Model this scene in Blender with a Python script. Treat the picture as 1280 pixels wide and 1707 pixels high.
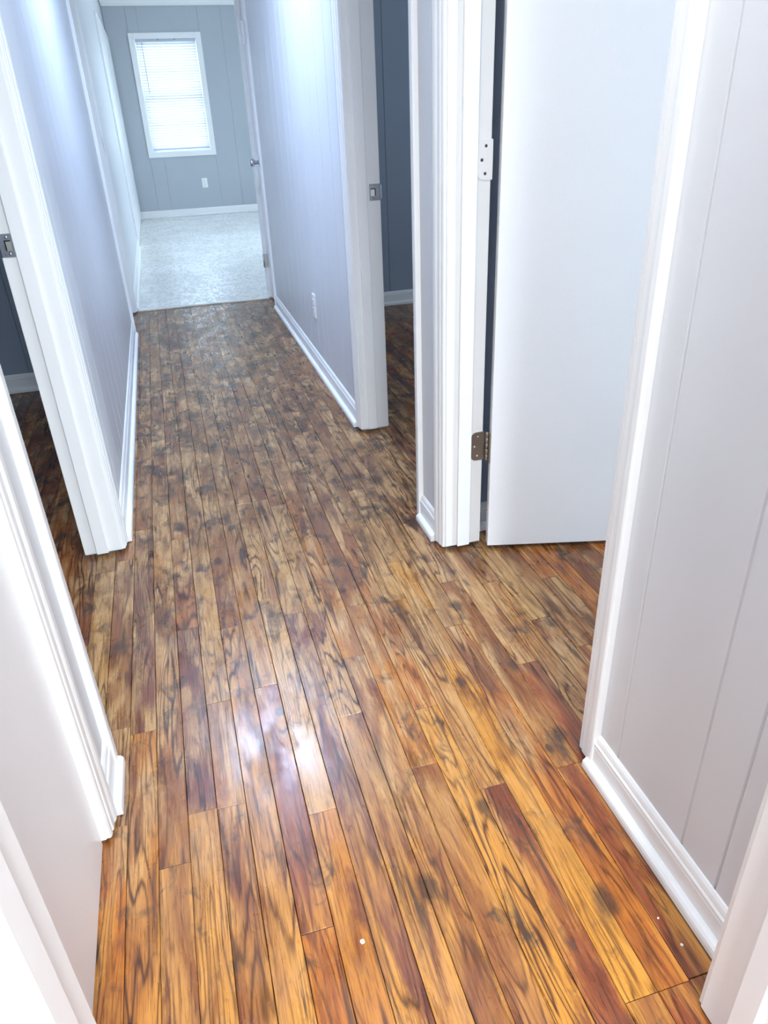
import bpy, bmesh, math, random
from mathutils import Vector, Matrix
random.seed(7)
scene = bpy.context.scene
for o in list(bpy.data.objects):
    bpy.data.objects.remove(o)
C = scene.collection

# ------------------------------------------------------------------ camera
cam_d = bpy.data.cameras.new('camera'); cam = bpy.data.objects.new('camera', cam_d); C.objects.link(cam)
YAW, PITCH, ROLL, FPX = 0.259888, 0.506781, 0.042662, 1213.08
fw = Vector((math.sin(YAW)*math.cos(PITCH), math.cos(YAW)*math.cos(PITCH), -math.sin(PITCH)))
r0 = Vector((math.cos(YAW), -math.sin(YAW), 0)); d0 = fw.cross(r0)
rt = math.cos(ROLL)*r0 + math.sin(ROLL)*d0
dn = -math.sin(ROLL)*r0 + math.cos(ROLL)*d0
M = Matrix((rt, -dn, -fw)).transposed().to_4x4(); M.translation = Vector((0, 0, 1.2))
cam.matrix_world = M
cam_d.sensor_fit = 'VERTICAL'; cam_d.sensor_height = 24.0; cam_d.lens = 24.0*FPX/1707.0
cam_d.clip_start = 0.02; cam_d.clip_end = 100
scene.camera = cam

# ------------------------------------------------------------------ world, exposure
world = bpy.data.worlds.new('daylight'); scene.world = world; world.use_nodes = True
wn = world.node_tree.nodes; wl = world.node_tree.links
bg = wn.get('Background') or wn.new('ShaderNodeBackground')
bg.inputs[0].default_value = (0.68, 0.84, 1.0, 1); bg.inputs[1].default_value = 14.0
vs = scene.view_settings
vs.view_transform = 'Standard'; vs.look = 'None'; vs.gamma = 1.0; vs.use_curve_mapping = False
vs.exposure = 0.17
scene.cycles.max_bounces = 12; scene.cycles.diffuse_bounces = 6; scene.cycles.glossy_bounces = 4
scene.cycles.transparent_max_bounces = 16
scene.cycles.sample_clamp_indirect = 6.0

HALL_LIGHT, NEAR_FILL, FAR_FILL = 30.0, 70.0, 26.0
HALL_FILL = 11.0
HALL_COL, NEAR_COL, FAR_COL = (0.53, 0.69, 1.0), (0.94, 0.98, 1.0), (0.58, 0.77, 1.0)

def portal(name, loc, rot, sx, sy):
    l = bpy.data.lights.new(name, 'AREA'); l.shape = 'RECTANGLE'; l.size = sx; l.size_y = sy
    l.cycles.is_portal = True
    o = bpy.data.objects.new(name, l); o.location = loc; o.rotation_euler = rot; C.objects.link(o)

# ------------------------------------------------------------------ node helpers
def new_mat(name):
    m = bpy.data.materials.new(name); m.use_nodes = True
    nt = m.node_tree; b = nt.nodes['Principled BSDF']
    return m, nt, b
def N(nt, t, **kw):
    n = nt.nodes.new(t)
    for k, v in kw.items():
        if k == 'ins':
            for kk, vv in v.items(): n.inputs[kk].default_value = vv
        else: setattr(n, k, v)
    return n
def L(nt, a, b): nt.links.new(a, b)
def ramp(nt, fac, stops, interp='LINEAR'):
    r = N(nt, 'ShaderNodeValToRGB'); r.color_ramp.interpolation = interp
    el = r.color_ramp.elements
    while len(el) < len(stops): el.new(0.5)
    for e, (p, c) in zip(el, stops):
        e.position = p; e.color = (*c, 1) if len(c) == 3 else c
    L(nt, fac, r.inputs[0]); return r.outputs[0]
def math_n(nt, op, a, b=None, c=None, clamp=False):
    n = N(nt, 'ShaderNodeMath', operation=op); n.use_clamp = clamp
    for i, v in enumerate((a, b, c)):
        if v is None: continue
        if isinstance(v, (int, float)): n.inputs[i].default_value = v
        else: L(nt, v, n.inputs[i])
    return n.outputs[0]
def mixc(nt, fac, a, b, blend='MIX'):
    n = N(nt, 'ShaderNodeMix', data_type='RGBA', blend_type=blend)
    for i, v in ((0, fac), (6, a), (7, b)):
        if isinstance(v, (int, float)): n.inputs[i].default_value = v
        elif isinstance(v, tuple): n.inputs[i].default_value = (*v, 1)
        else: L(nt, v, n.inputs[i])
    return n.outputs[2]
def maprange(nt, v, a, b, c=0.0, d=1.0, smooth=True):
    n = N(nt, 'ShaderNodeMapRange'); n.interpolation_type = 'SMOOTHSTEP' if smooth else 'LINEAR'
    L(nt, v, n.inputs[0])
    for i, x in zip((1, 2, 3, 4), (a, b, c, d)): n.inputs[i].default_value = x
    return n.outputs[0]
def noise(nt, vec, scale, detail=3.0, rough=0.5, dist=0.0):
    n = N(nt, 'ShaderNodeTexNoise')
    n.inputs['Scale'].default_value = scale; n.inputs['Detail'].default_value = detail
    n.inputs['Roughness'].default_value = rough; n.inputs['Distortion'].default_value = dist
    L(nt, vec, n.inputs['Vector']); return n
def vmul(nt, vec, s):
    n = N(nt, 'ShaderNodeVectorMath', operation='MULTIPLY'); n.inputs[1].default_value = s
    L(nt, vec, n.inputs[0]); return n.outputs[0]
def vadd(nt, a, b):
    n = N(nt, 'ShaderNodeVectorMath', operation='ADD'); L(nt, a, n.inputs[0]); L(nt, b, n.inputs[1]); return n.outputs[0]
def bump(nt, b, h, strength, dist):
    n = N(nt, 'ShaderNodeBump'); n.inputs['Strength'].default_value = strength; n.inputs['Distance'].default_value = dist
    L(nt, h, n.inputs['Height']); L(nt, n.outputs[0], b.inputs['Normal'])

# ------------------------------------------------------------------ materials
def paint(name, col, rough, var=0.03, bscale=180, bstr=0.15, bdist=0.0006, stretch=(1, 1, 0.25)):
    m, nt, b = new_mat(name)
    g = N(nt, 'ShaderNodeNewGeometry')
    n1 = noise(nt, g.outputs['Position'], 3.5, 4)
    c = mixc(nt, maprange(nt, n1.outputs[0], 0.3, 0.7), tuple(x*(1-var) for x in col), col)
    L(nt, c, b.inputs['Base Color'])
    b.inputs['Roughness'].default_value = rough
    v = vmul(nt, g.outputs['Position'], stretch)
    n2 = noise(nt, v, bscale, 3)
    bump(nt, b, n2.outputs[0], bstr, bdist)
    return m
M_WALL = paint('wall_paint_grey', (0.645, 0.655, 0.675), 0.42)
M_WALLROOM = paint('bedroom_paint_dim', (0.30, 0.34, 0.41), 0.5)  # dark blue tone paints in the dim skylight of the unlit rooms
M_WALL_BACKLIT = paint('wall_paint_backlit', (0.43, 0.46, 0.49), 0.5)  # the hall's grey paint, darkened to carry the backlit shade of the window wall
M_TRIM = paint('trim_paint_white', (0.83, 0.83, 0.82), 0.32, var=0.02, bscale=90, bstr=0.12)
M_DOOR = paint('door_paint_white', (0.86, 0.86, 0.86), 0.30, var=0.015, bscale=260, bstr=0.35, bdist=0.0008, stretch=(1, 1, 1))
M_CEIL = paint('ceiling_paint', (0.85, 0.85, 0.84), 0.8)

def metal(name, col, rough):
    m, nt, b = new_mat(name)
    b.inputs['Base Color'].default_value = (*col, 1); b.inputs['Metallic'].default_value = 1.0
    g = N(nt, 'ShaderNodeNewGeometry')
    n = noise(nt, g.outputs['Position'], 300, 2)
    L(nt, maprange(nt, n.outputs[0], 0.3, 0.7, rough*0.8, rough*1.25), b.inputs['Roughness'])
    return m
M_NICKEL = metal('satin_nickel', (0.50, 0.49, 0.47), 0.38)
M_BRASS = metal('worn_bronze', (0.40, 0.36, 0.31), 0.42)
M_CHROME = metal('polished_chrome', (0.62, 0.64, 0.68), 0.10)
def plain(name, col, rough, spec=0.5):
    m, nt, b = new_mat(name)
    g = N(nt, 'ShaderNodeNewGeometry'); n = noise(nt, g.outputs['Position'], 40, 2)
    L(nt, mixc(nt, maprange(nt, n.outputs[0], 0.3, 0.7), tuple(x*0.94 for x in col), col), b.inputs['Base Color'])
    b.inputs['Roughness'].default_value = rough; b.inputs['Specular IOR Level'].default_value = spec
    return m
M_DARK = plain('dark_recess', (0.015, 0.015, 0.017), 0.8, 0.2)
M_PLASTIC = plain('white_plastic', (0.86, 0.86, 0.84), 0.3)
M_SLOT = plain('outlet_slot', (0.05, 0.05, 0.05), 0.6)
M_VINYLFRAME = plain('window_vinyl', (0.80, 0.82, 0.84), 0.4)
M_WAND = plain('wand_plastic', (0.20, 0.22, 0.26), 0.3)
M_SUB = plain('subfloor_dark', (0.035, 0.022, 0.014), 0.8)

def glass_mat():
    m, nt, b = new_mat('window_glass')
    out = nt.nodes['Material Output']
    t = N(nt, 'ShaderNodeBsdfTransparent'); t.inputs[0].default_value = (0.92, 0.95, 0.97, 1)
    gl = N(nt, 'ShaderNodeBsdfGlossy'); gl.inputs['Roughness'].default_value = 0.02
    mx = N(nt, 'ShaderNodeMixShader'); mx.inputs[0].default_value = 0.07
    L(nt, t.outputs[0], mx.inputs[1]); L(nt, gl.outputs[0], mx.inputs[2]); L(nt, mx.outputs[0], out.inputs[0])
    return m
M_GLASS = glass_mat()
def slat_mat():
    m, nt, b = new_mat('blind_slat_vinyl')
    out = nt.nodes['Material Output']
    b.inputs['Base Color'].default_value = (0.88, 0.88, 0.88, 1); b.inputs['Roughness'].default_value = 0.45
    t = N(nt, 'ShaderNodeBsdfTranslucent'); t.inputs[0].default_value = (0.64, 0.64, 0.64, 1)
    mx = N(nt, 'ShaderNodeMixShader'); mx.inputs[0].default_value = 0.50
    L(nt, b.outputs[0], mx.inputs[1]); L(nt, t.outputs[0], mx.inputs[2]); L(nt, mx.outputs[0], out.inputs[0])
    return m
M_SLAT = slat_mat()
def lamp_mat(name, col, s):
    m, nt, b = new_mat(name)
    b.inputs['Base Color'].default_value = (0.9, 0.9, 0.9, 1)
    b.inputs['Emission Color'].default_value = (*col, 1); b.inputs['Emission Strength'].default_value = s
    return m

def vinyl_mat():
    m, nt, b = new_mat('white_textured_vinyl')
    g = N(nt, 'ShaderNodeNewGeometry')
    P = g.outputs['Position']
    w = noise(nt, P, 9, 3)
    off = N(nt, 'ShaderNodeVectorMath', operation='SCALE'); off.inputs['Scale'].default_value = 0.12
    L(nt, w.outputs['Color'], off.inputs[0])
    v = vadd(nt, P, off.outputs[0])
    v2 = vmul(nt, v, (15, 6, 1))
    f = noise(nt, v2, 1.0, 4, 0.65)
    lines = maprange(nt, math_n(nt, 'ABSOLUTE', math_n(nt, 'SUBTRACT', f.outputs[0], 0.5)), 0.0, 0.055, 1, 0)
    n3 = noise(nt, P, 2.2, 3)
    base = mixc(nt, maprange(nt, n3.outputs[0], 0.35, 0.65), (0.72, 0.71, 0.66), (0.80, 0.79, 0.76))
    c = mixc(nt, math_n(nt, 'MULTIPLY', lines, 0.55), base, (0.42, 0.42, 0.42))
    L(nt, c, b.inputs['Base Color'])
    b.inputs['Roughness'].default_value = 0.20
    bump(nt, b, lines, 0.5, 0.002)
    return m
M_VINYL = vinyl_mat()

SPOTS = [(-0.116, 2.225, 0.028), (-0.010, 1.964, 0.020), (0.104, 1.636, 0.016), (0.314, 1.685, 0.013), (0.638, 1.007, 0.020), (0.601, 0.978, 0.013), (0.499, 1.225, 0.016),
         (0.638, 1.24, 0.02), (0.409, 0.884, 0.018), (0.253, 0.756, 0.024), (0.63, 1.99, 0.03), (0.415, 1.603, 0.02), (0.595, 1.513, 0.022), (0.068, 1.268, 0.014), (0.592, 2.335, 0.04), (0.047, 2.158, 0.018), (0.535, 0.644, 0.026)]
def wood_mat():
    m, nt, b = new_mat('oak_strip_floor')
    tc = N(nt, 'ShaderNodeTexCoord'); oi = N(nt, 'ShaderNodeObjectInfo'); g = N(nt, 'ShaderNodeNewGeometry')
    W = g.outputs['Position']
    rnd = oi.outputs['Random']
    wnz = N(nt, 'ShaderNodeTexWhiteNoise', noise_dimensions='1D'); L(nt, rnd, wnz.inputs['W'])
    seed = N(nt, 'ShaderNodeVectorMath', operation='SCALE'); seed.inputs['Scale'].default_value = 37.0
    L(nt, wnz.outputs['Color'], seed.inputs[0])
    sr = N(nt, 'ShaderNodeSeparateColor'); L(nt, wnz.outputs['Color'], sr.inputs[0])
    R1, R2, R3 = sr.outputs
    obj = vadd(nt, tc.outputs['Object'], seed.outputs[0])
    # growth rings: contour lines of a stretched noise field
    oc = N(nt, 'ShaderNodeSeparateColor'); L(nt, oi.outputs['Color'], oc.inputs[0]); TONE = oc.outputs[0]
    f1 = noise(nt, vmul(nt, obj, (17, 1.5, 1)), 1.0, 2.0, 0.5, 0.25)
    sx = N(nt, 'ShaderNodeSeparateXYZ'); L(nt, tc.outputs['Object'], sx.inputs[0])
    field = math_n(nt, 'ADD', f1.outputs[0], math_n(nt, 'MULTIPLY', sx.outputs[0], math_n(nt, 'MULTIPLY_ADD', R1, 8.0, -4.0)))
    wig = noise(nt, vmul(nt, obj, (80, 10, 1)), 1.0, 3)
    field = math_n(nt, 'MULTIPLY_ADD', wig.outputs[0], 0.06, field)
    ph = math_n(nt, 'MULTIPLY', field, math_n(nt, 'MULTIPLY_ADD', R2, 60.0, 45.0))
    ring = math_n(nt, 'MULTIPLY_ADD', math_n(nt, 'SINE', ph), 0.5, 0.5)
    ringl = math_n(nt, 'POWER', ring, 4.5)
    rmask = noise(nt, vmul(nt, obj, (14, 2.4, 1)), 1.0, 2)
    ringm = math_n(nt, 'MULTIPLY', ringl, maprange(nt, rmask.outputs[0], 0.34, 0.62, 0.10, 1.0))
    # fine pores
    por = noise(nt, vmul(nt, obj, (560, 20, 1)), 1.0, 3, 0.6)
    pores = maprange(nt, por.outputs[0], 0.52, 0.72)
    # colour of each board
    pal = [(0.45, 0.150, 0.020), (0.26, 0.072, 0.022), (0.47, 0.225, 0.062), (0.46, 0.185, 0.030), (0.52, 0.300, 0.110), (0.30, 0.120, 0.034), (0.56, 0.255, 0.036), (0.20, 0.070, 0.040)]
    base = ramp(nt, TONE, [(i/8.0, c) for i, c in enumerate(pal)], 'CONSTANT')
    tone = noise(nt, vmul(nt, obj, (19, 3.2, 1)), 1.0, 5, 0.62, 0.8)
    t1 = maprange(nt, tone.outputs[0], 0.44, 0.66)
    sw = N(nt, 'ShaderNodeSeparateXYZ'); L(nt, W, sw.inputs[0])
    pale = mixc(nt, maprange(nt, sw.outputs[1], 0.75, 1.35), (0.62, 0.30, 0.055), (0.60, 0.385, 0.175))  # amber near end: varnish colour with the warm light there painted in
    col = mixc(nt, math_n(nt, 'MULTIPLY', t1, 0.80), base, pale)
    t2 = maprange(nt, tone.outputs[0], 0.47, 0.32)
    col = mixc(nt, math_n(nt, 'MULTIPLY', t2, 0.80), col, (0.17, 0.042, 0.014))
    # worn zone: varnish worn off by traffic, and the warm near light painted in as amber
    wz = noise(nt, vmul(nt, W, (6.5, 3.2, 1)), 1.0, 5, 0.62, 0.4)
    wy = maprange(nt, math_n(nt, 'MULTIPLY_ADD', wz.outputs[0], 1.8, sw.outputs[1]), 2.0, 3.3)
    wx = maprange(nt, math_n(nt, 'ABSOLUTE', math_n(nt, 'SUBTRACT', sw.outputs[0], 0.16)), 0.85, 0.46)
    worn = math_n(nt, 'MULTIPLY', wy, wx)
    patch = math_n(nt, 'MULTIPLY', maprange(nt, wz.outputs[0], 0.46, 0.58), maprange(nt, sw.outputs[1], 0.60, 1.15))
    wear_light = math_n(nt, 'MAXIMUM', worn, math_n(nt, 'MULTIPLY', patch, math_n(nt, 'MULTIPLY', wx, 0.80)))
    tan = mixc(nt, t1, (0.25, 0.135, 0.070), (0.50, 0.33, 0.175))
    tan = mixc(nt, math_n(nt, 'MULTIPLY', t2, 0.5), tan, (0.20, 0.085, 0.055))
    col = mixc(nt, math_n(nt, 'MULTIPLY', wear_light, 0.76), col, tan)
    # rings and pores darken
    rs = math_n(nt, 'MULTIPLY', ringm, math_n(nt, 'MULTIPLY_ADD', R1, 0.30, 0.70))
    col = mixc(nt, rs, col, (0.15, 0.085, 0.065), 'MULTIPLY')
    col = mixc(nt, math_n(nt, 'MULTIPLY', pores, 0.75), col, (0.24, 0.15, 0.10), 'MULTIPLY')
    # dark water and pet stains soaked into the boards
    s1 = noise(nt, vmul(nt, W, (9, 7, 1)), 1.0, 3, 0.6, 0.6)
    s2 = noise(nt, vmul(nt, W, (26, 17, 1)), 1.0, 4, 0.62, 1.0)
    sm = math_n(nt, 'ADD', math_n(nt, 'MULTIPLY', s1.outputs[0], 0.48), math_n(nt, 'MULTIPLY', s2.outputs[0], 0.52))
    zone = maprange(nt, sw.outputs[1], 0.6, 3.4, 0.0, 1.0)
    th = math_n(nt, 'MULTIPLY_ADD', zone, -0.090, 0.555)
    st = math_n(nt, 'MULTIPLY', math_n(nt, 'SUBTRACT', sm, th), 8.5, clamp=True)
    col = mixc(nt, math_n(nt, 'MULTIPLY', st, 0.84), col, (0.052, 0.035, 0.027))
    # single knots and burn marks
    warp = N(nt, 'ShaderNodeVectorMath', operation='SCALE'); warp.inputs['Scale'].default_value = 0.030
    L(nt, s2.outputs['Color'], warp.inputs[0])
    Ww = vmul(nt, vadd(nt, W, warp.outputs[0]), (1.0, 0.62, 0.0))
    spot = None
    for x, y, r in SPOTS:
        dn_ = N(nt, 'ShaderNodeVectorMath', operation='DISTANCE'); L(nt, Ww, dn_.inputs[0])
        dn_.inputs[1].default_value = (x+0.015, (y+0.015)*0.62, 0)
        sp = maprange(nt, dn_.outputs['Value'], r*0.35, r)
        sp = math_n(nt, 'SUBTRACT', 1.0, sp)
        spot = sp if spot is None else math_n(nt, 'MAXIMUM', spot, sp)
    col = mixc(nt, math_n(nt, 'MULTIPLY', spot, 0.80), col, (0.050, 0.026, 0.018))
    # fine straight grain
    fg = noise(nt, vmul(nt, obj, (230, 7, 1)), 1.0, 3, 0.6, 0.4)
    col = mixc(nt, math_n(nt, 'MULTIPLY', maprange(nt, fg.outputs[0], 0.50, 0.66), 0.55), col, (0.34, 0.22, 0.16), 'MULTIPLY')
    # long black streaks along the grain
    k = noise(nt, vmul(nt, obj, (62, 2.8, 1)), 1.0, 4, 0.6, 0.5)
    ks = maprange(nt, k.outputs[0], 0.585, 0.72)
    col = mixc(nt, math_n(nt, 'MULTIPLY', ks, 0.84), col, (0.036, 0.022, 0.017))
    col = mixc(nt, 1.0, col, (0.95, 0.88, 0.80), 'MULTIPLY')
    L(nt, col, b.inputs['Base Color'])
    # uneven finish
    rr = noise(nt, vmul(nt, W, (14, 7, 1)), 1.0, 4, 0.6)
    L(nt, maprange(nt, rr.outputs[0], 0.3, 0.7, 0.22, 0.39), b.inputs['Roughness'])
    b.inputs['IOR'].default_value = 1.6
    b.inputs['Specular IOR Level'].default_value = 0.5
    h1 = noise(nt, vmul(nt, W, (13, 3.2, 1)), 1.0, 1, 0.4)
    hh = math_n(nt, 'ADD', math_n(nt, 'MULTIPLY', h1.outputs[0], 1.0), math_n(nt, 'MULTIPLY', por.outputs[0], 0.03))
    bump(nt, b, hh, 0.22, 0.0010)
    return m
M_WOOD = wood_mat()

# ------------------------------------------------------------------ object helpers
WORLD = {}
def wloc(o): return WORLD.get(o.name, Vector((0, 0, 0)))
def tag(o, label=None, cat=None, kind=None, group=None):
    for k, v in (('label', label), ('category', cat), ('kind', kind), ('group', group)):
        if v: o[k] = v
    return o
def empty(name, loc, label=None, cat=None, kind=None, group=None, parent=None):
    o = bpy.data.objects.new(name, None); C.objects.link(o); loc = Vector(loc)
    o.location = loc - (wloc(parent) if parent else Vector()); o.empty_display_size = 0.05
    WORLD[o.name] = loc
    if parent: o.parent = parent
    return tag(o, label, cat, kind, group)
def link_mesh(name, bm, mat, parent=None, smooth=False):
    bmesh.ops.recalc_face_normals(bm, faces=bm.faces)
    vs_ = [v.co for v in bm.verts]
    lo = Vector([min(v[i] for v in vs_) for i in range(3)]); hi = Vector([max(v[i] for v in vs_) for i in range(3)])
    c = (lo + hi)/2
    bmesh.ops.translate(bm, verts=bm.verts, vec=-c)
    me = bpy.data.meshes.new(name); bm.to_mesh(me); bm.free()
    if smooth:
        for p in me.polygons: p.use_smooth = True
    me.materials.append(mat)
    o = bpy.data.objects.new(name, me); C.objects.link(o)
    WORLD[o.name] = c
    if parent:
        o.parent = parent; o.location = c - wloc(parent)
    else: o.location = c
    return o
def bm_box(bm, x0, x1, y0, y1, z0, z1, bev=0.0, fn=None):
    n = bmesh.new()
    bmesh.ops.create_cube(n, size=1)
    for v in n.verts:
        v.co = Vector(((x0+x1)/2 + v.co.x*abs(x1-x0), (y0+y1)/2 + v.co.y*abs(y1-y0), (z0+z1)/2 + v.co.z*abs(z1-z0)))
    if bev: bmesh.ops.bevel(n, geom=n.edges[:], offset=bev, segments=2, profile=0.5, affect='EDGES')
    if fn:
        for v in n.verts: v.co = fn(v.co)
    me = bpy.data.meshes.new('t'); n.to_mesh(me); n.free(); bm.from_mesh(me); bpy.data.meshes.remove(me)
def box(name, x0, x1, y0, y1, z0, z1, mat, parent=None, bev=0.0, fn=None):
    bm = bmesh.new(); bm_box(bm, x0, x1, y0, y1, z0, z1, bev, fn)
    return link_mesh(name, bm, mat, parent)
def boxes(name, lst, mat, parent=None):
    bm = bmesh.new()
    for b in lst: bm_box(bm, *b)
    return link_mesh(name, bm, mat, parent)
def prism(name, pts, fn, t0, t1, mat, parent=None, smooth=False):
    bm = bmesh.new()
    a = [bm.verts.new(fn(p[0], p[1], t0)) for p in pts]; b = [bm.verts.new(fn(p[0], p[1], t1)) for p in pts]
    n = len(pts)
    for i in range(n):
        j = (i+1) % n; bm.faces.new((a[i], a[j], b[j], b[i]))
    bm.faces.new(a); bm.faces.new(b[::-1])
    return link_mesh(name, bm, mat, parent, smooth)
def lathe(name, prof, fn, mat, parent=None, seg=28):
    bm = bmesh.new(); rings = []
    for r, h in prof:
        rings.append([bm.verts.new(fn(r*math.cos(2*math.pi*i/seg), r*math.sin(2*math.pi*i/seg), h)) for i in range(seg)])
    for A, B in zip(rings, rings[1:]):
        for i in range(seg): bm.faces.new((A[i], A[(i+1) % seg], B[(i+1) % seg], B[i]))
    bm.faces.new(rings[0]); bm.faces.new(rings[-1])
    return link_mesh(name, bm, mat, parent, True)
def rrect(x0, x1, z0, z1, r, corners=(1, 1, 1, 1), n=6):
    pts = []
    for (cx, cz, a0), on in zip(((x1-r, z1-r, 0), (x0+r, z1-r, 90), (x0+r, z0+r, 180), (x1-r, z0+r, 270)), corners):
        if on:
            for i in range(n+1):
                a = math.radians(a0 + 90*i/n); pts.append((cx + r*math.cos(a), cz + r*math.sin(a)))
        else:
            a = math.radians(a0+45); pts.append((cx + r*(1 if math.cos(a) > 0 else -1), cz + r*(1 if math.sin(a) > 0 else -1)))
    return pts

# ------------------------------------------------------------------ measures (metres)
RX, LX = 0.667, -0.296            # faces of the two long hall walls
RO, LO = 0.779, -0.408            # their far faces
ZC = 2.44; ZH = 2.05              # ceiling, door heads
YN = 0.452; YNB = 0.34            # near cross wall
YE = 5.50                         # end of the strip floor
YF = 11.0                         # window wall of far room
R1 = (0.962, 1.790); R2 = (2.048, 2.790); R4 = (5.217, 5.485)
L0 = (0.50, 1.022); L1 = (1.260, 2.118); L2 = (4.878, 5.430)

# ------------------------------------------------------------------ structure: walls
def wall_with_openings(name, x0, x1, y0, y1, ops, label):
    lst = []; y = y0
    for a, b in ops:
        if a > y: lst.append((x0, x1, y, a, 0, ZC))
        lst.append((x0, x1, a, b, ZH, ZC)); y = b
    if y1 > y: lst.append((x0, x1, y, y1, 0, ZC))
    return tag(boxes(name, lst, M_WALL), label, 'wall', 'structure')
def wall_plain(name, b, mat, label):
    return tag(boxes(name, [b] if not isinstance(b, list) else b, mat), label, 'wall', 'structure')
JT = 0.02
wall_right = wall_with_openings('wall_right', RX+0.006, RO, YN, 5.545, [(R1[0]-JT, R1[1]+JT), (R2[0]-JT, R2[1]+JT), (R4[0]-JT, R4[1]+JT)], 'right hall wall of painted grooved panelling')
wall_left = wall_with_openings('wall_left', LO, LX-0.006, YN, YF, [(L0[0]-JT, L0[1]+JT), (L1[0]-JT, L1[1]+JT), (L2[0]-JT, L2[1]+JT)], 'left hall wall of painted panelling')
wall_far = wall_plain('wall_far', [(-1.6, -0.010, YF+0.006, YF+0.12, 0, ZC), (0.793, 3.2, YF+0.006, YF+0.12, 0, ZC), (-0.010, 0.793, YF+0.006, YF+0.12, 0, 0.77), (-0.010, 0.793, YF+0.006, YF+0.12, 2.075, ZC)], M_WALL_BACKLIT, 'grey wall with the window at the end')
wall_near = wall_plain('wall_near', [(-1.6, -0.213, YNB, YN, 0, ZC), (0.597, 2.2, YNB, YN, 0, ZC), (-0.213, 0.597, YNB, YN, ZH, ZC)], M_WALL, 'cross wall with the doorway the viewer stands in')
# other rooms
wall_plain('wall_bedroom_end', (RO, 3.3, 4.926, 5.02, 0, ZC), M_WALLROOM, 'end wall of the right bedroom with dim shade in its colour')
wall_plain('wall_bedroom_side', [(3.2, 3.3, 0.452, 3.1, 0, ZC), (3.2, 3.3, 3.7, 4.926, 0, ZC), (3.2, 3.3, 3.1, 3.7, 0, 1.0), (3.2, 3.3, 3.1, 3.7, 1.85, ZC)], M_WALLROOM, 'outer wall of the two right rooms')
wall_plain('wall_partition', (RO, 3.2, 1.885, 1.985, 0, ZC), M_WALLROOM, 'partition between the two right rooms')
wall_plain('wall_left_bedroom_end', (-2.6, LO, 3.946, 4.05, 0, ZC), M_WALLROOM, 'end wall of the left bedroom with dim shade in its colour')
wall_plain('wall_left_bedroom_side', [(-2.7, -2.6, 0.452, 2.2, 0, ZC), (-2.7, -2.6, 2.7, 4.05, 0, ZC), (-2.7, -2.6, 2.2, 2.7, 0, 1.1), (-2.7, -2.6, 2.2, 2.7, 1.7, ZC)], M_WALLROOM, 'outer wall of the left bedroom')
wall_plain('wall_closet_side', (-2.6, LO, 1.09, 1.16, 0, ZC), M_WALLROOM, 'wall between closet and left bedroom')
wall_plain('wall_closet_back', [(-1.2, -1.1, 4.05, 6.0, 0, ZC), (-1.2, LO, 5.9, 6.0, 0, ZC)], M_WALLROOM, 'back of the closet at the hall end')
wall_plain('wall_far_room_front', [(RO, 3.2, 5.445, 5.545, 0, ZC), (1.2, 1.3, 5.02, 5.445, 0, ZC)], M_WALL, 'front wall of the far room')
# far room right wall, with an unseen side window added to bring in daylight
wall_plain('wall_far_room_side', [(3.2, 3.3, 5.445, 7.5, 0, ZC), (3.2, 3.3, 8.7, YF+0.12, 0, ZC), (3.2, 3.3, 7.5, 8.7, 0, 0.8), (3.2, 3.3, 7.5, 8.7, 2.0, ZC)], M_WALL_BACKLIT, 'side wall of the far room with an added unseen window')
# near room behind the viewer
wall_plain('wall_near_room_left', (-1.7, -1.6, -3.1, YN, 0, ZC), M_WALL, 'left wall of the near room')
wall_plain('wall_near_room_right', (2.2, 2.3, -3.1, YN, 0, ZC), M_WALL, 'right wall of the near room')
wall_plain('wall_near_room_back', [(-1.6, -0.5, -3.1, -3.0, 0, ZC), (1.5, 2.2, -3.1, -3.0, 0, ZC), (-0.5, 1.5, -3.1, -3.0, 0, 0.6), (-0.5, 1.5, -3.1, -3.0, 2.1, ZC)], M_WALL, 'back wall of the near room with its window')
tag(box('ceiling', -2.7, 3.3, -3.1, YF+0.12, ZC, ZC+0.1, M_CEIL), 'white ceiling over hall and rooms', 'ceiling', 'structure')

# grooved panelling, every board between two grooves a piece of its own
def panel(parent, mp, u0, u1, z0, z1, mat, th=0.006):
    e = 0.0024
    bm = bmesh.new()
    q = [bm.verts.new(mp(u, th*0.50, z)) for u, z in ((u0, z0), (u1, z0), (u1, z1), (u0, z1))]
    f = [bm.verts.new(mp(u, th, z)) for u, z in ((u0+e, z0), (u1-e, z0), (u1-e, z1), (u0+e, z1))]
    bm.faces.new(f)
    for i in range(4): bm.faces.new((q[i], q[(i+1) % 4], f[(i+1) % 4], f[i]))
    return link_mesh('panel', bm, mat, parent)
def panels(parent, mp, edges, mat, z0=0.0, z1=ZC):
    for a, b in zip(edges, edges[1:]): panel(parent, mp, a+0.0002, b-0.0002, z0, z1, mat)
mpR = lambda u, d, z: Vector((RX+0.006-d, u, z))
mpL = lambda u, d, z: Vector((LX-0.006+d, u, z))
mpF = lambda u, d, z: Vector((u, YF+0.006-d, z))
panels(wall_right, mpR, [YN, 0.560, 0.645, 0.842, R1[0]-JT], M_WALL)
panels(wall_right, mpR, [R1[1]+JT, 1.905, R2[0]-JT], M_WALL)
panels(wall_right, mpR, [R2[1]+JT, 2.93, 3.075, 3.265, 3.42, 3.52, 3.655, 3.86, 3.99, 4.125, 4.33, 4.52, 4.78, 4.98, R4[0]-JT], M_WALL)
panels(wall_left, mpL, [YN, L0[0]-JT], M_WALL)
panels(wall_left, mpL, [L0[1]+JT, L1[0]-JT], M_WALL)
panels(wall_left, mpL, [L1[1]+JT, 2.36, 2.52, 2.74, 2.90, 3.06, 3.30, 3.50, 3.66, 3.92, 4.12, 4.30, 4.56, L2[0]-JT], M_WALL)
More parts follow.
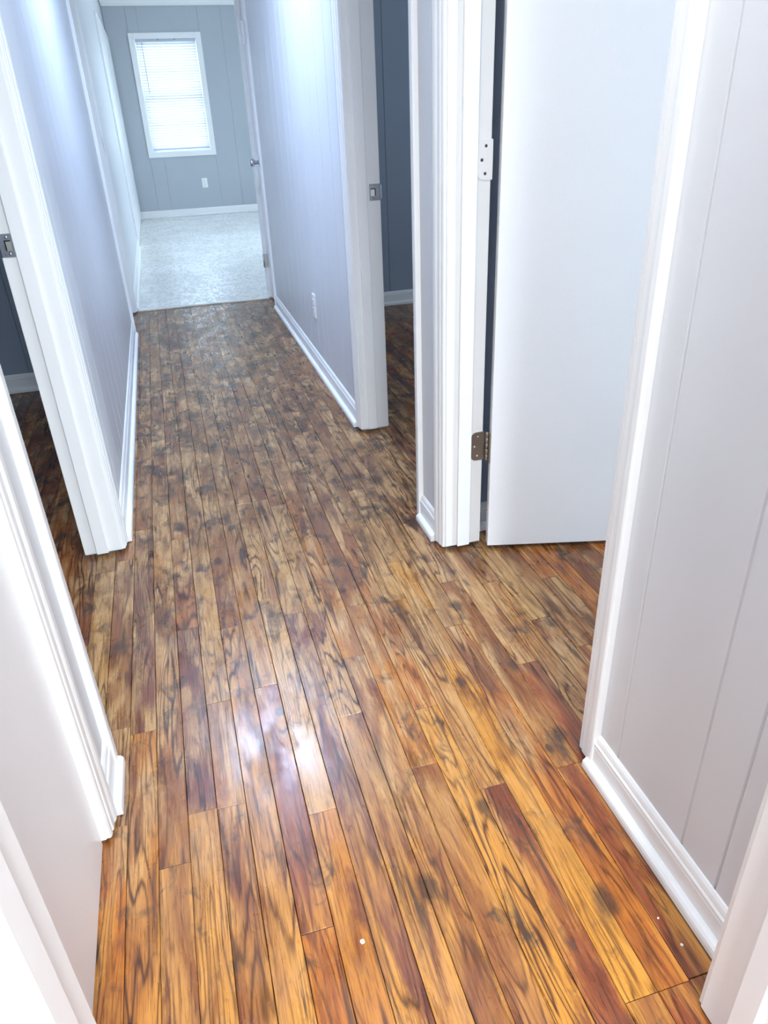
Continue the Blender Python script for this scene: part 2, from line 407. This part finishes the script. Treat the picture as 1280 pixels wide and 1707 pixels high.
panels(wall_left, mpL, [L2[1]+JT, 6.2, 6.9, 7.6, 8.4], M_WALL)
panels(wall_far, mpF, [-0.29, -0.034], M_WALL_BACKLIT); panels(wall_far, mpF, [0.818, 1.10, 1.32, 1.65, 2.1], M_WALL_BACKLIT)
panels(wall_far, mpF, [-0.034, 0.14, 0.818], M_WALL_BACKLIT, 0, 0.745); panels(wall_far, mpF, [-0.034, 0.10, 0.818], M_WALL_BACKLIT, 2.10, ZC)
mpB = lambda u, d, z: Vector((u, 4.926-d, z))
panels(bpy.data.objects['wall_bedroom_end'], mpB, [RO, 1.05, 1.235, 1.418, 1.62, 1.83, 2.1], M_WALLROOM)
mpBL = lambda u, d, z: Vector((u, 3.946-d, z))
panels(bpy.data.objects['wall_left_bedroom_end'], mpBL, [-1.6, -1.2, -0.98, -0.78, -0.60, LO], M_WALLROOM)

# ------------------------------------------------------------------ floors
tag(box('floor', -2.7, 3.3, -3.1, YE, -0.06, -0.0185, M_SUB), 'worn oak strip floor of hall and bedrooms', 'floor', 'structure')
FL = bpy.data.objects['floor']
PW, OFF = 0.05664, 0.0790
KNOWN = {-7: [1.056, 1.326, 2.068], -6: [1.298, 2.246], -5: [0.937, 1.874], -4: [1.043, 1.651], -3: [1.038, 1.342, 1.928], -2: [1.619], -1: [0.74, 1.361, 2.18],
         0: [0.97, 1.716, 2.315], 1: [1.624], 2: [1.206], 3: [1.398], 4: [1.015], 5: [1.174, 2.064], 6: [0.924], 7: [0.49, 1.78], 8: [0.49, 1.434], 9: [0.492, 0.925], 10: [0.49, 1.24], 11: [1.588]}
TONES = {-7: [(1.056, 0), (1.33, 4), (2.07, 5)], -6: [(1.298, 3), (2.246, 7)], -5: [(0.937, 2), (1.874, 5)], -4: [(1.043, 2), (1.651, 7), (2.4, 0)], -3: [(1.038, 5), (1.342, 5), (1.928, 4)],
         -2: [(1.619, 2), (2.3, 5)], -1: [(0.74, 0), (1.361, 1), (2.18, 2)], 0: [(0.97, 3), (1.716, 4), (2.315, 2)], 1: [(1.624, 7), (2.4, 4)], 2: [(1.206, 2), (2.0, 4)], 3: [(1.398, 5), (2.1, 3)],
         4: [(1.015, 5), (2.0, 3)], 5: [(1.174, 6), (2.064, 0)], 6: [(0.924, 1), (1.8, 2)], 7: [(0.49, 5), (1.78, 6)], 8: [(0.49, 1), (1.434, 0), (2.4, 4)], 9: [(0.492, 1), (0.925, 1), (2.0, 5)], 10: [(0.49, 1), (1.24, 1), (2.2, 5)], 11: [(1.588, 2), (2.1, 5)]}
def plank(c, y0, y1):
    ym = (y0+y1)/2
    tone = next((t for lim, t in TONES.get(c, []) if ym < lim), None)
    if tone is None: tone = random.choice([0, 1, 2, 3, 4, 4, 5, 5, 6, 7])
    if c > 12 or c < -9: tone = random.choice([0, 1, 1, 3, 5, 7])
    x0, x1 = OFF + c*PW, OFF + (c+1)*PW
    gx = random.uniform(0.0003, 0.0008); gy = random.uniform(0.0003, 0.0008); ch = 0.0007
    zt = random.uniform(-0.0004, 0.0003); tilt = random.uniform(-1, 1)*0.0024
    xa, xb, ya, yb = x0+gx, x1-gx, y0+gy, y1-gy
    xm = (xa+xb)/2
    bm = bmesh.new()
    def ring(i, z, tl=0): return [bm.verts.new((x, y, z + (x-xm)*tl)) for x, y in ((xa+i, ya+i), (xb-i, ya+i), (xb-i, yb-i), (xa+i, yb-i))]
    A, B, T = ring(0, -0.0184), ring(0, zt-ch, tilt), ring(ch, zt, tilt)
    for P, Q in ((A, B), (B, T)):
        for i in range(4): bm.faces.new((P[i], P[(i+1) % 4], Q[(i+1) % 4], Q[i]))
    bm.faces.new(T); bm.faces.new(A)
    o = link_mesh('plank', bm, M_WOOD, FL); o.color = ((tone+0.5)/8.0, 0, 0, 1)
    return o
def column(c, y0, y1, lmin=0.45, lmax=1.15):
    known = [k for k in KNOWN.get(c, []) if y0 < k < y1]
    cuts = [y0] + known
    y = cuts[-1]
    if len(cuts) == 1: y = y0 + random.uniform(0.1, lmax); cuts.append(y)
    while True:
        y += random.uniform(lmin, lmax)
        if y > y1 - 0.2: break
        cuts.append(y)
    cuts.append(y1)
    for a, b in zip(cuts, cuts[1:]): plank(c, a, b)
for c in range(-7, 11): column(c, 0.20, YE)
for c in range(-13, -7): column(c, 1.17, 3.94, 0.8, 1.6)             # into the left bedroom
for c in range(-19, -13): column(c, 2.0, 3.94, 0.9, 1.6)
for c in range(11, 20): column(c, R1[0]-0.25, 1.88, 0.5, 1.0)         # into the room behind the white door
for c in range(11, 15): column(c, 1.99, 4.92, 0.8, 1.6)              # into the right bedroom
for c in range(15, 27): column(c, 2.7, 4.92, 0.8, 1.6)
# floors out of view
tag(box('floor_near_room', -1.6, 2.2, -3.0, 0.20, -0.018, -0.0005, M_WOOD), 'wooden floor of the near room', 'floor', 'structure')
tag(box('floor_vinyl', -1.2, 3.2, YE, YF+0.006, -0.018, 0.007, M_VINYL), 'white textured vinyl floor of the far room', 'floor', 'structure')
# curled front lip of the vinyl sheet
bm = bmesh.new(); prev = None; n = 60
for i in range(n+1):
    x = -0.28 + (0.655+0.28)*i/n
    w = 0.0025*math.sin(x*9)+0.0015*math.sin(x*23+1)+0.004*math.exp(-((x-0.22)/0.12)**2)
    row = [bm.verts.new((x, YE-0.012+w, 0.0005)), bm.verts.new((x, YE-0.013+w, 0.008)), bm.verts.new((x, YE+0.006, 0.0085)), bm.verts.new((x, YE+0.008, 0.003))]
    if prev:
        for k in range(3): bm.faces.new((prev[k], row[k], row[k+1], prev[k+1]))
        bm.faces.new((prev[3], row[3], row[0], prev[0]))
    prev = row
link_mesh('vinyl_edge', bm, plain('vinyl_edge_cream', (0.74, 0.72, 0.64), 0.5), bpy.data.objects['floor_vinyl'])

# ------------------------------------------------------------------ door frames (trim), casing profile inner edge -> outer edge
CP = [(0, 0), (0, 0.007), (0.004, 0.0095), (0.011, 0.0105), (0.0125, 0.0090), (0.0150, 0.0090), (0.0165, 0.0118), (0.021, 0.0125), (0.033, 0.0125), (0.036, 0.0142), (0.041, 0.0160), (0.053, 0.0165), (0.0565, 0.0150), (0.057, 0.0125), (0.057, 0)]
def casing(parent, face_x, sgn, yin, ydir, z0, z1, k=1.0):
    # face_x wall face, sgn +1: proud towards -X (right wall), -1: towards +X (left wall)
    return prism('casing', CP, lambda a, b_, t: Vector((face_x - sgn*b_, yin + ydir*a*k, t)), z0, z1, M_TRIM, parent)
def casing_head(parent, face_x, sgn, ya, yb, zin):
    return prism('head_casing', CP, lambda a, b_, t: Vector((face_x - sgn*b_, t, zin + a)), ya, yb, M_TRIM, parent)
def frame(name, side, op, label, gap=0.012, stop=None, far_c=True, near_c=True, kn=1.0, kf=1.0):
    x0, x1 = (RX, RO) if side > 0 else (LO, LX)
    a, b = op; fx = RX if side > 0 else LX
    e = empty(name, (fx, (a+b)/2, 0), label, 'door frame', 'structure')
    box('jamb', x0, x1, a-JT, a, gap, ZH, M_TRIM, e, 0.0015)
    box('jamb', x0, x1, b, b+JT, gap, ZH, M_TRIM, e, 0.0015)
    box('head_jamb', x0, x1, a, b, ZH-JT, ZH, M_TRIM, e)
    if near_c: casing(e, fx, side, a-0.003, -1, gap, ZH+0.054, kn)
    if far_c: casing(e, fx, side, b+0.003, 1, gap, ZH+0.054, kf)
    casing_head(e, fx, side, a-0.060, b+0.060, ZH-0.003)
    if stop:
        s0, s1 = stop
        box('door_stop', s0, s1, a, a+0.010, gap, ZH-JT, M_TRIM, e, 0.002)
        box('door_stop', s0, s1, b-0.010, b, gap, ZH-JT, M_TRIM, e, 0.002)
    return e
trim_1 = frame('trim_1', 1, R1, 'white door frame around the open white door', stop=(0.702, 0.741))
trim_2 = frame('trim_2', 1, R2, 'white door frame of the dark right bedroom', stop=(0.690, 0.728), kn=0.8)
trim_3 = frame('trim_3', -1, L1, 'white door frame of the dark left bedroom', stop=(-0.372, -0.336))
trim_4 = frame('trim_4', -1, L0, 'white door frame around the closed door at lower left')
trim_5 = frame('trim_5', -1, L2, 'white door frame on the left at the hall end', stop=(-0.37, -0.334))
trim_6 = frame('trim_6', 1, R4, 'narrow white door frame on the right at the hall end')

# strike plates, child of the frame; plate lies on a jamb face that looks towards -Y
def strike(parent, xa, xb, y, zc, lipside, mat, hole_mat):
    h = 0.028; xm = (xa+xb)/2; w = abs(xb-xa)
    lo, hi = min(xa, xb), max(xa, xb)
    bm = bmesh.new()
    hx0, hx1, hz0, hz1 = xm-w*0.24-lipside*w*0.14, xm+w*0.24-lipside*w*0.14, zc-0.0125, zc+0.0125
    xs = [lo, hx0, hx1, hi]; zs = [zc-h, hz0, hz1, zc+h]
    for i in range(3):
        for j in range(3):
            if i == 1 and j == 1: continue
            bm_box(bm, xs[i], xs[i+1], y-0.0022, y, zs[j], zs[j+1])
    bmesh.ops.remove_doubles(bm, verts=bm.verts, dist=1e-5)
    p = link_mesh('strike_plate', bm, mat, parent)
    box('latch_hole', hx0, hx1, y-0.0008, y-0.0002, hz0, hz1, hole_mat, p)
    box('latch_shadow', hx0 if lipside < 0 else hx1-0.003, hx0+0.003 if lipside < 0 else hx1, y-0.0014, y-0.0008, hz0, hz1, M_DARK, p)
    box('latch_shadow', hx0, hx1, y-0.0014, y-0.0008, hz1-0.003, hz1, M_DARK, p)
    for dz in (-0.020, 0.020):
        lathe('screw', [(0.0, -0.0012), (0.0034, -0.0010), (0.0038, 0.0)], lambda a, b_, hh, dz=dz: Vector((xm-lipside*w*0.14+a, y-0.0022+hh, zc+dz+b_)), M_NICKEL, p, 12)
    xe = hi if lipside > 0 else lo
    bm = bmesh.new(); prev = None
    for i in range(6):
        t = i/5; xx = xe + lipside*0.010*t; yy = y-0.0022 + 0.010*t*t
        hh = h*(1-0.25*t)
        row = [bm.verts.new((xx, yy, zc-hh)), bm.verts.new((xx, yy, zc+hh)), bm.verts.new((xx, yy+0.0015, zc+hh)), bm.verts.new((xx, yy+0.0015, zc-hh))]
        if prev:
            for k in range(4): bm.faces.new((prev[k], prev[(k+1) % 4], row[(k+1) % 4], row[k]))
        prev = row
    link_mesh('strike_lip', bm, mat, p)
    return p
strike(trim_2, 0.738, RO-0.002, R2[1], 0.932, 1, M_NICKEL, M_TRIM)
strike(trim_3, LO+0.002, -0.374, L1[1], 0.932, -1, metal('dull_steel', (0.34, 0.35, 0.38), 0.35), metal('latch_metal', (0.5, 0.47, 0.4), 0.4))
box('strike_plate', -0.2815, -0.279, 5.436, 5.452, 1.03, 1.10, M_PLASTIC, trim_5)  # white colour paints the glare on this small plate

# near doorway the viewer stands in
tn = empty('trim_7', (0.19, YN, 0), 'white jambs of the doorway in the foreground', 'door frame', 'structure')
for sx, xj in ((1, 0.577), (-1, -0.193)):
    box('jamb', *sorted((xj, xj+sx*0.02)), YNB, YN, 0.006, ZH, M_TRIM, tn, 0.002)
    box('door_stop', *sorted((xj-sx*0.010, xj)), 0.362, 0.400, 0.006, ZH, M_TRIM, tn, 0.003)
    prism('casing', CP, lambda a, b_, t: Vector((xj+sx*(0.004+a), YNB-b_, t)), 0.006, ZH+0.05, M_TRIM, tn)
    prism('casing', CP, lambda a, b_, t: Vector((xj+sx*(0.004+a), YN+b_, t)), 0.006, ZH+0.05, M_TRIM, tn)

# ------------------------------------------------------------------ baseboards
BP = [(0, 0), (0.0115, 0), (0.0115, 0.060), (0.0100, 0.063), (0.0118, 0.066), (0.0118, 0.070), (0.0085, 0.074), (0.0085, 0.077), (0.0065, 0.084), (0.0030, 0.089), (0, 0.090)]
SP = [(0.0115, 0), (0.0270, 0), (0.0270, 0.011), (0.0255, 0.0165), (0.0215, 0.0205), (0.0165, 0.0225), (0.0115, 0.0230)]
bbr = empty('baseboard_right', (RX, 2.5, 0), 'white baseboard with shoe moulding along the right hall wall', 'baseboard', 'structure')
bbl = empty('baseboard_left', (LX, 2.5, 0), 'white baseboard with shoe moulding along the left hall wall', 'baseboard', 'structure')
bbf = empty('baseboard_far', (0.6, YF, 0), 'white baseboard under the window of the far room', 'baseboard', 'structure')
bbb = empty('baseboard_right_bedroom', (1.5, 4.92, 0), 'white baseboard on the dim-toned wall of the right bedroom', 'baseboard', 'structure')
bbc = empty('baseboard_left_bedroom', (-1.0, 3.94, 0), 'white baseboard on the dim-toned wall of the left bedroom', 'baseboard', 'structure')
bbp = empty('baseboard_partition', (1.5, 1.885, 0), 'white baseboard behind the open white door', 'baseboard', 'structure')
def bb(parent, fn, t0, t1, s0=None, s1=None, z=0.0, shoe=True):
    f2 = lambda a, b_, t: fn(a, b_+z, t)
    prism('board', BP, f2, t0, t1, M_TRIM, parent)
    if shoe: prism('shoe_moulding', SP, f2, t0 if s0 is None else s0, t1 if s1 is None else s1, M_TRIM, parent)
fR = lambda a, b_, t: Vector((RX-a, t, b_+0.002)); fLf = lambda a, b_, t: Vector((LX+a, t, b_+0.002))
co = 0.060
bb(bbr, fR, YN+0.017, R1[0]-co, None, R1[0]-co+0.012)
bb(bbr, fR, R1[1]+co, R2[0]-0.049, R1[1]+co, R2[0]-0.049)
bb(bbr, fR, R2[1]+co, R4[0]-co)
bb(bbl, fLf, L0[1]+co, L1[0]-co, None, L1[0]-co+0.02)
bb(bbl, fLf, L1[1]+co, L2[0]-co)
bb(bbl, fLf, L2[1]+co, 8.42, z=0.006)
bb(bbf, lambda a, b_, t: Vector((t, YF-a, b_+0.008)), LX, 3.2)
bb(bbb, lambda a, b_, t: Vector((t, 4.920-a, b_+0.002)), RO, 3.2)
bb(bbc, lambda a, b_, t: Vector((t, 3.940-a, b_+0.002)), -2.6, LO)
bb(bbp, lambda a, b_, t: Vector((t, 1.885-a, b_+0.002)), RO+0.02, 3.2)

# crown moulding of the far room
KP = [(0, 0), (0, 0.055), (0.012, 0.060), (0.030, 0.040), (0.045, 0.016), (0.050, 0.0)]
crown = empty('trim_8', (0.6, YF, ZC), 'white crown moulding of the far room', 'crown moulding', 'structure')
prism('crown', KP, lambda a, b_, t: Vector((t, YF-a, ZC-b_)), LX, 3.2, M_TRIM, crown)
prism('crown', KP, lambda a, b_, t: Vector((LX+a, t, ZC-b_)), 5.6, YF, M_TRIM, crown)

# ------------------------------------------------------------------ doors
# open white door, swung into the right-hand room
d1 = empty('door_1', (0.79, 1.787, 0), 'flat white door standing open into the room on the right', 'door', 'structure')
PIN = Vector((0.7935, 1.7865, 0)); TH = math.radians(75.0)
U = Vector((math.sin(TH), -math.cos(TH), 0)); V = Vector((-math.cos(TH), -math.sin(TH), 0))
def dfn(p): return PIN + U*p.x + V*p.y + Vector((0, 0, p.z))
box('slab', 0.004, 0.81, 0.0, 0.035, 0.014, 2.03, M_DOOR, d1, 0.002, dfn)
def hinge(parent, zc, mat, mat2, painted=False):
    h = 0.044
    pl = prism('hinge_leaf', rrect(0.743, RO+0.003, zc-h, zc+h, 0.016, (0, 1, 1, 0)), lambda a, b_, t: Vector((a, t, b_)), R1[1]-0.0024, R1[1], mat, parent)
    for sx, dz in ((0.764, 0.030), (0.754, 0.0), (0.763, -0.030)):
        lathe('screw', [(0.0, -0.0012), (0.0032, -0.001), (0.0038, 0.0)], lambda a, b_, hh: Vector((sx+a, R1[1]-0.0024+hh, zc+dz+b_)), M_SLOT if painted else M_NICKEL, pl, 12)
    if painted == 2: return
    box('hinge_leaf', 0.0012, 0.0035, 0.001, 0.031, zc-h, zc+h, mat2, parent, 0, dfn)
    for k in range(5):
        z0 = zc-h+0.0176*k
        lathe('knuckle', [(0.0052, z0+0.0004), (0.0056, z0+0.001), (0.0056, z0+0.0166), (0.0052, z0+0.0172)], lambda a, b_, hh: Vector((PIN.x-0.004+a, PIN.y-0.004+b_, hh)), mat2, parent, 14)
hinge(d1, 0.335, M_BRASS, M_BRASS)
hinge(d1, 1.082, M_TRIM, M_TRIM, 2)
hinge(d1, 1.83, M_TRIM, M_TRIM, True)
# closed flat door at lower left
d2 = empty('door_2', (-0.305, 0.76, 0), 'flat white closed door at lower left', 'door', 'structure')
box('slab', -0.340, -0.305, L0[0]+0.002, L0[1]-0.0015, 0.004, 2.03, M_DOOR, d2, 0.0015)
# narrow closed door at the hall end on the right
d3 = empty('door_3', (0.69, 5.35, 0), 'narrow white closed door with a silver knob at the hall end', 'door', 'structure')
box('slab', 0.677, 0.707, R4[0]+0.003, R4[1]-0.003, 0.012, 2.02, M_DOOR, d3, 0.0015)
kz, ky = 0.920, 5.262
kn = lathe('knob', [(0.0, 0.066), (0.013, 0.066), (0.0235, 0.0615), (0.0275, 0.050), (0.0255, 0.040), (0.016, 0.030), (0.0115, 0.024), (0.0115, 0.0078)], lambda a, b_, h: Vector((0.662-h, ky+a, kz+b_)), M_CHROME, d3)
lathe('rose', [(0.0, 0.0085), (0.018, 0.0085), (0.029, 0.005), (0.033, 0.0), (0.033, -0.015)], lambda a, b_, h: Vector((0.662-h, ky+a, kz+b_)), M_CHROME, kn)
for zc, mt in ((1.77, M_TRIM), (0.272, M_NICKEL)):
    hl = box('hinge_leaf', 0.640, 0.6505, 5.484, 5.4858, zc-0.044, zc+0.044, mt, d3)
    box('hinge_leaf', 0.652, 0.676, 5.482, 5.4845, zc-0.044, zc+0.044, mt, d3)
    lathe('knuckle', [(0.0055, zc-0.046), (0.0055, zc+0.046)], lambda a, b_, h: Vector((0.646+a, 5.479+b_, h)), mt, d3, 12)
# closed door in the left frame at the hall end, and far closet panels
d4 = empty('door_4', (-0.39, 5.15, 0), 'white closed door in the left frame at the hall end', 'door', 'structure')
box('slab', -0.405, -0.374, L2[0]+0.003, L2[1]-0.003, 0.012, 2.02, M_DOOR, d4, 0.0015)
d5 = empty('door_5', (LX, 9.7, 0), 'wide white closet door on the left wall of the far room', 'door', 'structure')
for a, b in ((8.47, 9.70), (9.70, 10.92)):
    box('slab', LX-0.004, LX+0.012, a+0.003, b-0.003, 0.02, 2.02, M_DOOR, d5, 0.002)
prism('casing', CP, lambda a, b_, t: Vector((LX+b_, 8.475-a, t)), 0.012, 2.07, M_TRIM, d5)
prism('casing', CP, lambda a, b_, t: Vector((LX+b_*1.3, 10.915+a, t)), 0.012, 2.07, M_TRIM, d5)
prism('head_casing', CP, lambda a, b_, t: Vector((LX+b_*1.3, t, 2.015+a)), 8.42, 10.97, M_TRIM, d5)

# ------------------------------------------------------------------ window of the far room
win = empty('window_1', (0.39, YF, 0.74), 'white framed double hung window of the far room', 'window', 'structure')
WX0, WX1, WZ0, WZ1 = -0.043, 0.826, 0.737, 2.108; cw = 0.062
for nm, b_ in (('casing', (WX0, WX0+cw, WZ0, WZ1)), ('casing', (WX1-cw, WX1, WZ0, WZ1)), ('casing', (WX0+cw, WX1-cw, WZ1-cw, WZ1)), ('casing', (WX0+cw, WX1-cw, WZ0, WZ0+cw))):
    box(nm, b_[0], b_[1], YF-0.018, YF+0.001, b_[2], b_[3], M_TRIM, win, 0.002)
ix0, ix1, iz0, iz1 = WX0+cw, WX1-cw, WZ0+cw, WZ1-cw
zm = (iz0+iz1)/2
box('frame_side', ix0-0.025, ix0+0.004, YF-0.002, YF+0.125, iz0-0.02, iz1+0.02, M_VINYLFRAME, win)
box('frame_side', ix1-0.004, ix1+0.025, YF-0.002, YF+0.125, iz0-0.02, iz1+0.02, M_VINYLFRAME, win)
box('frame_top', ix0, ix1, YF-0.002, YF+0.125, iz1-0.004, iz1+0.022, M_VINYLFRAME, win)
box('sill', ix0, ix1, YF-0.006, YF+0.125, iz0-0.022, iz0+0.006, M_VINYLFRAME, win)
for z0, z1, yy in ((iz0+0.006, zm+0.02, 0.070), (zm-0.02, iz1-0.004, 0.096)):
    sash = box('sash_rail', ix0, ix1, YF+yy, YF+yy+0.024, z0, z0+0.045, M_VINYLFRAME, win)
    box('sash_rail', ix0, ix1, YF+yy, YF+yy+0.024, z1-0.045, z1, M_VINYLFRAME, win)
    for xx in (ix0, ix1-0.038): box('sash_stile', xx, xx+0.038, YF+yy, YF+yy+0.024, z0+0.045, z1-0.045, M_VINYLFRAME, win)
    box('muntin', ix0+0.038, ix1-0.038, YF+yy+0.004, YF+yy+0.020, (z0+z1)/2-0.010, (z0+z1)/2+0.010, M_VINYLFRAME, win)
    for p0, p1 in ((z0+0.045, (z0+z1)/2-0.010), ((z0+z1)/2+0.010, z1-0.045)):
        box('pane', ix0+0.038, ix1-0.038, YF+yy+0.010, YF+yy+0.014, p0, p1, M_GLASS, win)

blind = empty('window_blind', ((ix0+ix1)/2, YF+0.03, iz1), 'white horizontal slat blind lowered over the far window', 'blind')
bx0, bx1 = ix0+0.012, ix1-0.010
box('head_rail', bx0, bx1, YF+0.012, YF+0.046, iz1-0.032, iz1-0.006, plain('rail_grey', (0.55, 0.56, 0.60), 0.4), blind, 0.002)
for xx in (0.29, 0.49): box('bracket', xx, xx+0.022, YF+0.004, YF+0.013, iz1-0.014, iz1-0.002, M_WAND, blind)
NS = 40; za, zb = iz1-0.045, iz0+0.050
def slat_mesh():
    bm = bmesh.new(); k = 5; w = 0.038; t = math.radians(58); prev = None
    for i in range(k):
        s = (i/(k-1)-0.5)*w; cu = 0.0022*(1-(2*i/(k-1)-1)**2)
        y = s*math.cos(t) - cu*math.sin(t); z = s*math.sin(t) + cu*math.cos(t)
        row = [bm.verts.new((x, y, z+dz)) for dz in (0, -0.0005) for x in (bx0-(bx0+bx1)/2, bx1-(bx0+bx1)/2)]
        if prev:
            bm.faces.new((prev[0], prev[1], row[1], row[0])); bm.faces.new((prev[2], row[2], row[3], prev[3]))
        prev = row
    me = bpy.data.meshes.new('slat'); bm.to_mesh(me); bm.free(); me.materials.append(M_SLAT); return me
sm_ = slat_mesh()
for i in range(NS):
    o = bpy.data.objects.new('slat', sm_); C.objects.link(o); o.parent = blind
    o.location = Vector(((bx0+bx1)/2, YF+0.029, za+(zb-za)*i/(NS-1))) - wloc(blind)
box('bottom_rail', bx0, bx1, YF+0.018, YF+0.040, iz0+0.022, iz0+0.036, plain('rail_blue', (0.50, 0.57, 0.70), 0.4), blind, 0.002)
for xx in (bx0+0.10, (bx0+bx1)/2, bx1-0.10): box('ladder_cord', xx-0.001, xx+0.001, YF+0.0155, YF+0.017, iz0+0.03, iz1-0.03, M_SLAT, blind)
wnd = lathe('tilt_wand', [(0.0035, 1.47), (0.0035, 2.01)], lambda a, b_, h: Vector((bx0+0.072+a, YF+0.008+b_, h)), M_WAND, blind, 8)

# ------------------------------------------------------------------ small fittings
def outlet(name, fn, label, group=None):
    e = empty(name, fn(0, 0, 0), label, 'outlet')
    prism('cover_plate', rrect(-0.036, 0.036, -0.059, 0.059, 0.005), lambda a, b_, t: fn(a, t, b_), 0.0005, 0.0055, M_PLASTIC, e)
    for dz in (-0.0215, 0.0215):
        f = prism('socket_face', rrect(-0.016, 0.016, dz-0.0145, dz+0.0145, 0.006), lambda a, b_, t: fn(a, t, b_), 0.0055, 0.0075, M_PLASTIC, e)
        for dx, hh in ((-0.0065, 0.005), (0.0065, 0.004)):
            bm = bmesh.new()
            prism('slot', [(dx-0.0012, dz+0.003-hh), (dx+0.0012, dz+0.003-hh), (dx+0.0012, dz+0.003+hh), (dx-0.0012, dz+0.003+hh)], lambda a, b_, t: fn(a, t, b_), 0.0074, 0.0079, M_SLOT, f); bm.free()
    lathe('screw', [(0.0, 0.0068), (0.0028, 0.0066), (0.0032, 0.0055)], lambda a, b_, h: fn(a, h, b_), M_NICKEL, e, 10)
    return e
outlet('wall_outlet', lambda u, d, z: Vector((RX-d, 3.705+u, 0.333+z)), 'white electrical outlet low on the right hall wall')
outlet('wall_outlet', lambda u, d, z: Vector((0.622+u, YF-d, 0.405+z)), 'small white outlet plate under the far window')
# white painted barrel latch on the casing of the narrow door
bl = empty('barrel_latch', (0.648, 5.185, 1.60), 'white painted barrel latch high on the narrow door frame', 'latch')
box('latch_plate', 0.6475, 0.6502, 5.150, 5.185, 1.565, 1.675, M_TRIM, bl, 0.001)
lathe('bolt', [(0.006, 1.560), (0.0085, 1.563), (0.0085, 1.675), (0.006, 1.678)], lambda a, b_, h: Vector((0.6395+a, 5.170+b_, h)), M_TRIM, bl, 14)
box('knob', 0.624, 0.636, 5.166, 5.174, 1.585, 1.597, M_TRIM, bl, 0.001)
# flecks of white paint left on the boards
def fleck(x, y, r, label):
    bm = bmesh.new(); k = 9
    top = [bm.verts.new((x+r*random.uniform(.6, 1.15)*math.cos(i*2*math.pi/k), y+r*random.uniform(.6, 1.3)*math.sin(i*2*math.pi/k), 0.0012)) for i in range(k)]
    bot = [bm.verts.new((v.co.x, v.co.y, 0.0001)) for v in top]
    bm.faces.new(top)
    for i in range(k): bm.faces.new((top[i], bot[i], bot[(i+1) % k], top[(i+1) % k]))
    tag(link_mesh('paint_fleck', bm, M_TRIM), label, 'paint chip', None, 'paint flecks on the floor')
fleck(0.118, 0.700, 0.0042, 'white paint fleck on the boards near the lower middle')
fleck(0.610, 0.540, 0.0026, 'tiny white paint fleck beside the right baseboard, nearer one')
fleck(0.600, 0.590, 0.0018, 'tiny white paint fleck beside the right baseboard, farther one')

# ------------------------------------------------------------------ lamps
def ceiling_lamp(name, x, y, power, col, r, label):
    e = empty(name, (x, y, ZC), label, 'ceiling lamp')
    lathe('lamp_base', [(r*0.8, ZC), (r*0.8, ZC-0.02), (r*0.75, ZC-0.025)], lambda a, b_, h: Vector((x+a, y+b_, h)), M_TRIM, e, 32)
    lathe('lamp_shade', [(r, ZC-0.025), (r*0.95, ZC-0.05), (r*0.75, ZC-0.075), (r*0.4, ZC-0.092), (0.01, ZC-0.097)], lambda a, b_, h: Vector((x+a, y+b_, h)), lamp_mat(name+'_glow', col, 3.0), e, 32)
    l = bpy.data.lights.new(name+'_light', 'AREA'); l.shape = 'DISK'; l.size = r*1.9; l.energy = power; l.color = col; l.spread = math.radians(150)
    o = bpy.data.objects.new(name+'_light', l); C.objects.link(o); o.location = (0, 0, -0.11); o.parent = e
ceiling_lamp('ceiling_lamp', 0.16, 3.42, HALL_LIGHT, HALL_COL, 0.26, 'round flush ceiling lamp over the middle of the hall')
ceiling_lamp('ceiling_lamp', 0.185, 0.92, HALL_FILL, NEAR_COL, 0.15, 'added unseen fill lamp over the near end of the hall')  # added out of view to fill the side-facing near surfaces
ceiling_lamp('ceiling_lamp', 0.25, -1.10, NEAR_FILL, NEAR_COL, 0.18, 'added unseen fill lamp in the near room')  # added behind the viewer to brighten surfaces facing this way
ceiling_lamp('ceiling_lamp', 1.30, 8.00, FAR_FILL, FAR_COL, 0.18, 'added unseen fill lamp in the far room')  # added out of view as cool fill for the far room
portal('portal_window_far', (0.39, YF+0.13, 1.42), (math.radians(-90), 0, 0), 0.80, 1.30)
portal('portal_added_window', (3.31, 8.1, 1.4), (0, math.radians(90), 0), 1.2, 1.2)
portal('portal_window_bedroom', (3.31, 3.4, 1.425), (0, math.radians(90), 0), 0.85, 0.6)
portal('portal_window_left', (-2.71, 2.45, 1.4), (0, math.radians(-90), 0), 0.6, 0.5)
portal('portal_window_back', (0.5, -3.11, 1.35), (math.radians(90), 0, 0), 2.0, 1.5)
